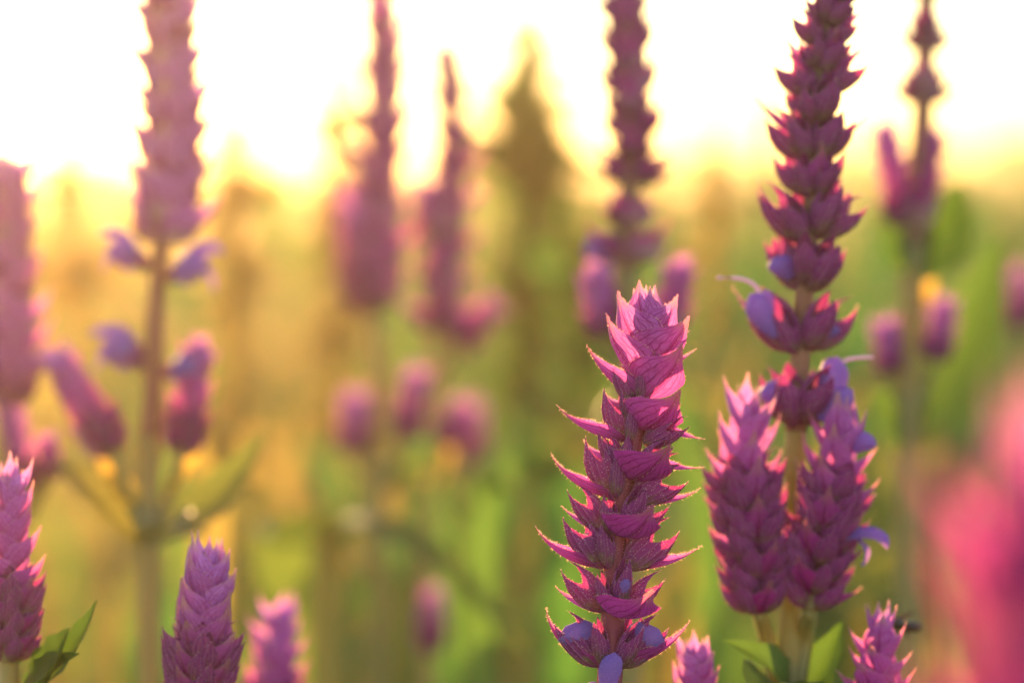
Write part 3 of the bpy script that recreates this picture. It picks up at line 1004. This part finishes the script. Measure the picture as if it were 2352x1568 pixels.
# double plant left of the middle; age lightens its flowers in place of haze
d = 1.14
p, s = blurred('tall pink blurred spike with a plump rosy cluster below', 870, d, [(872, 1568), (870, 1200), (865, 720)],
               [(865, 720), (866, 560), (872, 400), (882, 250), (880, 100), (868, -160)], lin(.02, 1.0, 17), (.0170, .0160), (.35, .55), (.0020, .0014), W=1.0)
s.close()
side_spike(p, d, (850, 720), (815, 470), 130, 10, (868, 760), (.0, .8), 30)
side_spike(p, d, (815, 660), (860, 370), 105, 9, None, (.1, .9), 10)
side_spike(p, d, (810, 1040), (818, 925), 92, 7, (868, 1120), (.5, .9), 20)
side_spike(p, d, (930, 1010), (955, 870), 92, 7, (872, 1120), (.1, .7), 20)
p.leaf(at(880, 1120, d), at(1010, 1080, d), .012, .1, .4, 'grass', age=.2)
d = 1.2
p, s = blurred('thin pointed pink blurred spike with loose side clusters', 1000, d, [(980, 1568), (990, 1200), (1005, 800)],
               [(1005, 800), (1020, 650), (1032, 500), (1040, 350), (1035, 220), (1027, 150)], lin(.05, .97, 17), (.0165, .0110), (.3, .6), (.0018, .001), W=.9, cal=.0095)  # raised age paints the haze veil into these flowers too
s.close()
side_spike(p, d, (985, 560), (978, 440), 90, 7, (1010, 640), (.2, .9), 30)
side_spike(p, d, (1050, 800), (1130, 700), 74, 7, (1000, 900), (.0, .6), 20)
side_spike(p, d, (1010, 680), (995, 590), 70, 6, None, (.0, .3), 20)
side_spike(p, d, (1015, 1020), (1055, 950), 84, 7, (992, 1100), (.2, .6), 20)
p.leaf(at(990, 1120, d), at(1050, 1020, d), .010, .1, .3, 'yellow', age=.2)  # leaflet added as a blurred sun glint

# middle plant behind the sharp spike
d = .87
p, s = blurred('dark purple blurred spike rising straight behind the sharp one', 1440, d, [(1445, 1568), (1442, 1000), (1440, 620)],
               [(1440, 620), (1440, 560), (1446, 460), (1452, 360), (1452, 260), (1446, 150), (1436, 50), (1425, -100)],
               [.05, .20, .34, .42, .49, .56, .62, .68, .74, .80, .86, .92, .97], (.0125, .0115), (.0, .15), (.0026, .0018), W=.85)
s.put('bud', bd, .06, 200, .009, 40, 0, .003)
s.close()
side_spike(p, d, (1395, 775), (1370, 640), 104, 8, (1440, 860), (.55, .95), 20)
side_spike(p, d, (1525, 770), (1560, 620), 98, 8, (1442, 860), (.15, .75), 20)

# right plant
d = .93
p, s = blurred('pale spike with two cupped side spikes and broad green leaves by the far bushes', 2095, d, [(2085, 1568), (2085, 1000), (2100, 560)],
               [(2100, 560), (2112, 400), (2120, 260), (2125, 120), (2130, -60)], [.54, .60, .75, .80, .92, .96], (.0068, .0060), (.5, .6), (.0030, .0026), W=.7, cal=.0080)
s.close()
side_spike(p, d, (2075, 520), (2030, 290), 92, 9, (2100, 600), (.05, .8), 30)
side_spike(p, d, (2105, 520), (2150, 300), 92, 9, (2100, 600), (.0, .5), 10)
side_spike(p, d, (2050, 860), (2032, 750), 78, 7, (2088, 1000), (.6, .9), 20)
side_spike(p, d, (2145, 830), (2170, 700), 80, 7, (2088, 1000), (.6, .9), 20)
p.leaf(at(2095, 620, d), at(2215, 420, d), .026, -.1, .3)
p.leaf(at(2095, 620, d), at(2010, 480, d), .020, .1, .3)
p.leaf(at(2088, 1020, d), at(2300, 540, d + .03), .026, -.12, .35)
p.leaf(at(2088, 1020, d), at(1990, 900, d), .022, .1, .35)
p.leaf(at(2110, 700, d), at(2150, 640, d), .006, 0, .2, 'yellow')  # two leaflets added for the orange glints on this plant
p.leaf(at(2085, 980, d), at(2112, 920, d), .006, 0, .2, 'yellow')

# low, far salvias that only show as pink patches
for x, y, dd, w, lab in ((985, 1440, 1.15, 74, 'faint dusky pink bud low in the green behind the arching leaf'),
                         (2335, 700, 1.2, 70, 'faint pink spike behind the broad green leaves'),
                         (1080, 1010, 1.5, 70, 'faint lilac spike far behind the blurred pair')):
    short_plant(lab, x, y - 70, y + 60, dd, w, 10, 8, 20, (.2, .8), False, False)


# ------------------------------------------------------------------ weeds and long leaves
def single_leaf(name, label, pts, w, mat='grass', age=.1, cat='leaf', group=None, into=None):
    """one long arching blade rooted in the ground"""
    P = catmull(pts, 24)
    g = Geo()
    V, UVs = [], []
    for i, c in enumerate(P):
        t = i / 24
        T, X, F = frame(P[min(i + 1, 24)] - P[max(i - 1, 0)]) if abs((P[min(i + 1, 24)] - P[max(i - 1, 0)]).normalized().x) < .98 else (None, Vector((0, 0, 1)), Vector((0, -1, 0)))
        sd = X
        wid = w * .5 * math.sin(math.pi * min(.995, .25 + .75 * t))
        nrm = F
        for u in (-1, -.5, 0, .5, 1):
            V.append(tuple(c + sd * u * wid + nrm * (abs(u) * wid * -.3))); UVs.append(((u + 1) / 2, t))
    F_ = [(i * 5 + j, i * 5 + j + 1, (i + 1) * 5 + j + 1, (i + 1) * 5 + j) for i in range(24) for j in range(4)]
    if into is not None:
        into.add(V, F_, UVs, age)
        return
    g.add(V, F_, UVs, age)
    o = link(name, g.mesh(name, [M[mat]]))
    tag(o, label, cat, group)
    return o


d = 1.12
single_leaf('arching_leaf', 'long grey green leaf arching over the low foliage', [gpt(at(660, 1568, d + .1)), at(640, 1500, d + .08), at(690, 1250, d + .04), at(800, 1200, d), at(1000, 1280, d - .03), at(1240, 1530, d - .06)], .021, 'grass', .2)
single_leaf('grass_blade', 'upright straw coloured blade by the glowing spike', [gpt(at(470, 1568, 1.0)), at(480, 1300, 1.0), at(560, 1120, 1.0), at(640, 990, 1.02)], .011, 'grass', .7, 'grass')
single_leaf('grass_blade', 'pale green blade curving down beside the sharp spike', [gpt(at(1300, 1568, 1.3)), at(1290, 1300, 1.3), at(1240, 1100, 1.3), at(1170, 960, 1.28)], .018, 'grass', .0, 'grass')
rb = random.Random(11)
tall = Geo()
for k in range(34):
    dd = rb.uniform(1.05, 2.1)
    x0 = rb.uniform(-150, 2500); yt = rb.uniform(520, 1300); lean = rb.uniform(-260, 260)
    dry = rb.random() < .35
    single_leaf('', '', [gpt(at(x0, 1568, dd)), at(x0 + lean * .1, 1450, dd), at(x0 + lean * .45, (yt + 1450) / 2 - 60, dd), at(x0 + lean, yt, dd + .03)],
                rb.uniform(.006, .014), 'grass', .75 if dry else rb.uniform(0, .15), into=tall)
o = link('tall_grass', tall.mesh('tall_grass', [M['grass']]))
tag(o, 'blurred mass of long grass blades between the flowers and the meadow', 'grass', kind='stuff')


def weed(label, x, ytop, d, wid_px, ybase=1568, dry=.0, seed=1, mat='grass', dens=60):
    """tall leafy weed: stalk with many narrow leaves"""
    r = random.Random(seed)
    u = .18 / 2352 * d / FOCUS
    base, tp = at(x, ybase, d), at(x + r.uniform(-15, 15), ytop, d)
    foot = gpt(base)
    o = bpy.data.objects.new('tall_weed', None); col.objects.link(o); o.location = foot
    tag(o, label, 'weed', 'tall weeds above the meadow')
    g = Geo()
    P = [q - foot for q in catmull([foot, base, tp], 20)]
    tube(g, P, [.003 * (1 - .7 * i / 20) for i in range(21)], 6, 0, age=1.0)
    link('stalk', g.mesh('stalk', [M['stem']]), o)
    g = Geo()
    for k in range(dens):
        t = .70 + .30 * ((k + .5) / dens) ** .7
        if math.sin(t * 90 + seed * 2) < -.5 and r.random() < .5: continue
        p = P[min(20, int(t * 20))].lerp(P[min(20, int(t * 20) + 1)], t * 20 - int(t * 20))
        a = k * 2.4; e = R(r.uniform(5, 70))
        L = wid_px * u * r.choice((.5, .7, .85, 1.25)) * (1 - .6 * max(0, t - .92) / .08) * (.55 + .6 * abs(math.sin(t * 31 + seed)))
        dd = Vector((math.cos(a) * math.cos(e), math.sin(a) * math.cos(e), math.sin(e))) * L
        v, f, uv = leaf_arrays(p, p + dd, L * .5, .08, .4, r.uniform(-.5, .5), 6)
        g.add(v, f, uv, min(1, max(0, r.gauss(dry, .15))))
    q = link('leaves', g.mesh('leaves', [M[mat]]), o); q['kind'] = 'stuff'


weed('tall green leafy weed standing against the white sky', 1205, 85, 2.5, 165, seed=2, dens=460)
weed('golden leafy weed catching the sun beside the tall pink blurred spike', 785, 160, 2.2, 100, dry=.7, seed=3, dens=240)
weed('low sunlit yellow weed between the salmon and pink spikes', 545, 240, 1.9, 110, dry=.8, seed=4, dens=200)
weed('dry pale weed fading against the sky behind the tall purple salvia', 1640, 240, 1.8, 90, dry=.9, seed=5, dens=70)
weed('straw coloured thin weed before the white sky beside the tall purple salvia', 1760, 120, 2.0, 60, dry=1.0, seed=6, dens=30)
weed('bleached yellow weed in the sun glow behind the rosy spike', 170, 260, 1.9, 120, dry=.9, seed=7, dens=60)
weed('olive weed whose top touches the horizon behind the sharp spike', 1330, 450, 2.1, 130, dry=.05, seed=8, dens=120)


# ------------------------------------------------------------------ insect
def insect():
    d = .68
    c = at(2062, 1432, d)
    o = bpy.data.objects.new('insect', None); col.objects.link(o); o.location = c
    tag(o, 'small dark winged insect hovering at the tip of the short spiky flower', 'insect')
    def blob(name, p, r, sx, mat):
        g = Geo(); V, F = [], []
        for i in range(7):
            th = math.pi * i / 6
            for j in range(10):
                a = 2 * math.pi * j / 10
                V.append((p[0] + r * sx * math.cos(th), p[1] + r * math.sin(th) * math.cos(a), p[2] + r * math.sin(th) * math.sin(a)))
        F = [(i * 10 + j, i * 10 + (j + 1) % 10, (i + 1) * 10 + (j + 1) % 10, (i + 1) * 10 + j) for i in range(6) for j in range(10)]
        g.add(V, F); return link(name, g.mesh(name, [M[mat]]), o)
    blob('thorax', (0, 0, 0), .0013, 1.1, 'insect'); blob('abdomen', (.0028, 0, -.0006), .0012, 1.8, 'insect'); blob('head', (-.0018, 0, -.0003), .0009, 1, 'insect')
    for sgn in (-1, 1):
        link('wing', leaf_mesh(Vector((0, 0, .001)), Vector((-.0045 if sgn < 0 else .004, sgn * .002, .0022)), .0016, 0, .1, 'wing'), o)
        for k in (-1, 0, 1):
            g = Geo(); tube(g, [Vector((k * .0007, sgn * .0008, -.0008)), Vector((k * .0015, sgn * .0018, -.0010)), Vector((k * .0022, sgn * .0022, -.0030))], .00012, 5, 0)
            link('leg', g.mesh('leg', [M['insect']]), o)


insect()

# ------------------------------------------------------------------ warm evening haze
def haze():
    g = Geo()
    x, y0, y1, z0, z1 = 62, -3, 125, -1.2, 1.35
    V = [(-x, y0, z0), (x, y0, z0), (x, y1, z0), (-x, y1, z0), (-x, y0, z1), (x, y0, z1), (x, y1, z1), (-x, y1, z1)]
    g.add(V, [(0, 3, 2, 1), (4, 5, 6, 7), (0, 1, 5, 4), (1, 2, 6, 5), (2, 3, 7, 6), (3, 0, 4, 7)])
    s = NT('evening_haze')
    v = s.n('ShaderNodeVolumePrincipled')
    v.inputs['Color'].default_value = (.97, .78, .52, 1)
    v.inputs['Density'].default_value = .017
    v.inputs['Anisotropy'].default_value = .94
    s.l(v.outputs[0], s.out.inputs['Volume'])
    o = link('haze', g.mesh('haze', [s.m], False))
    tag(o, 'warm evening haze over the meadow', kind='stuff')


haze()
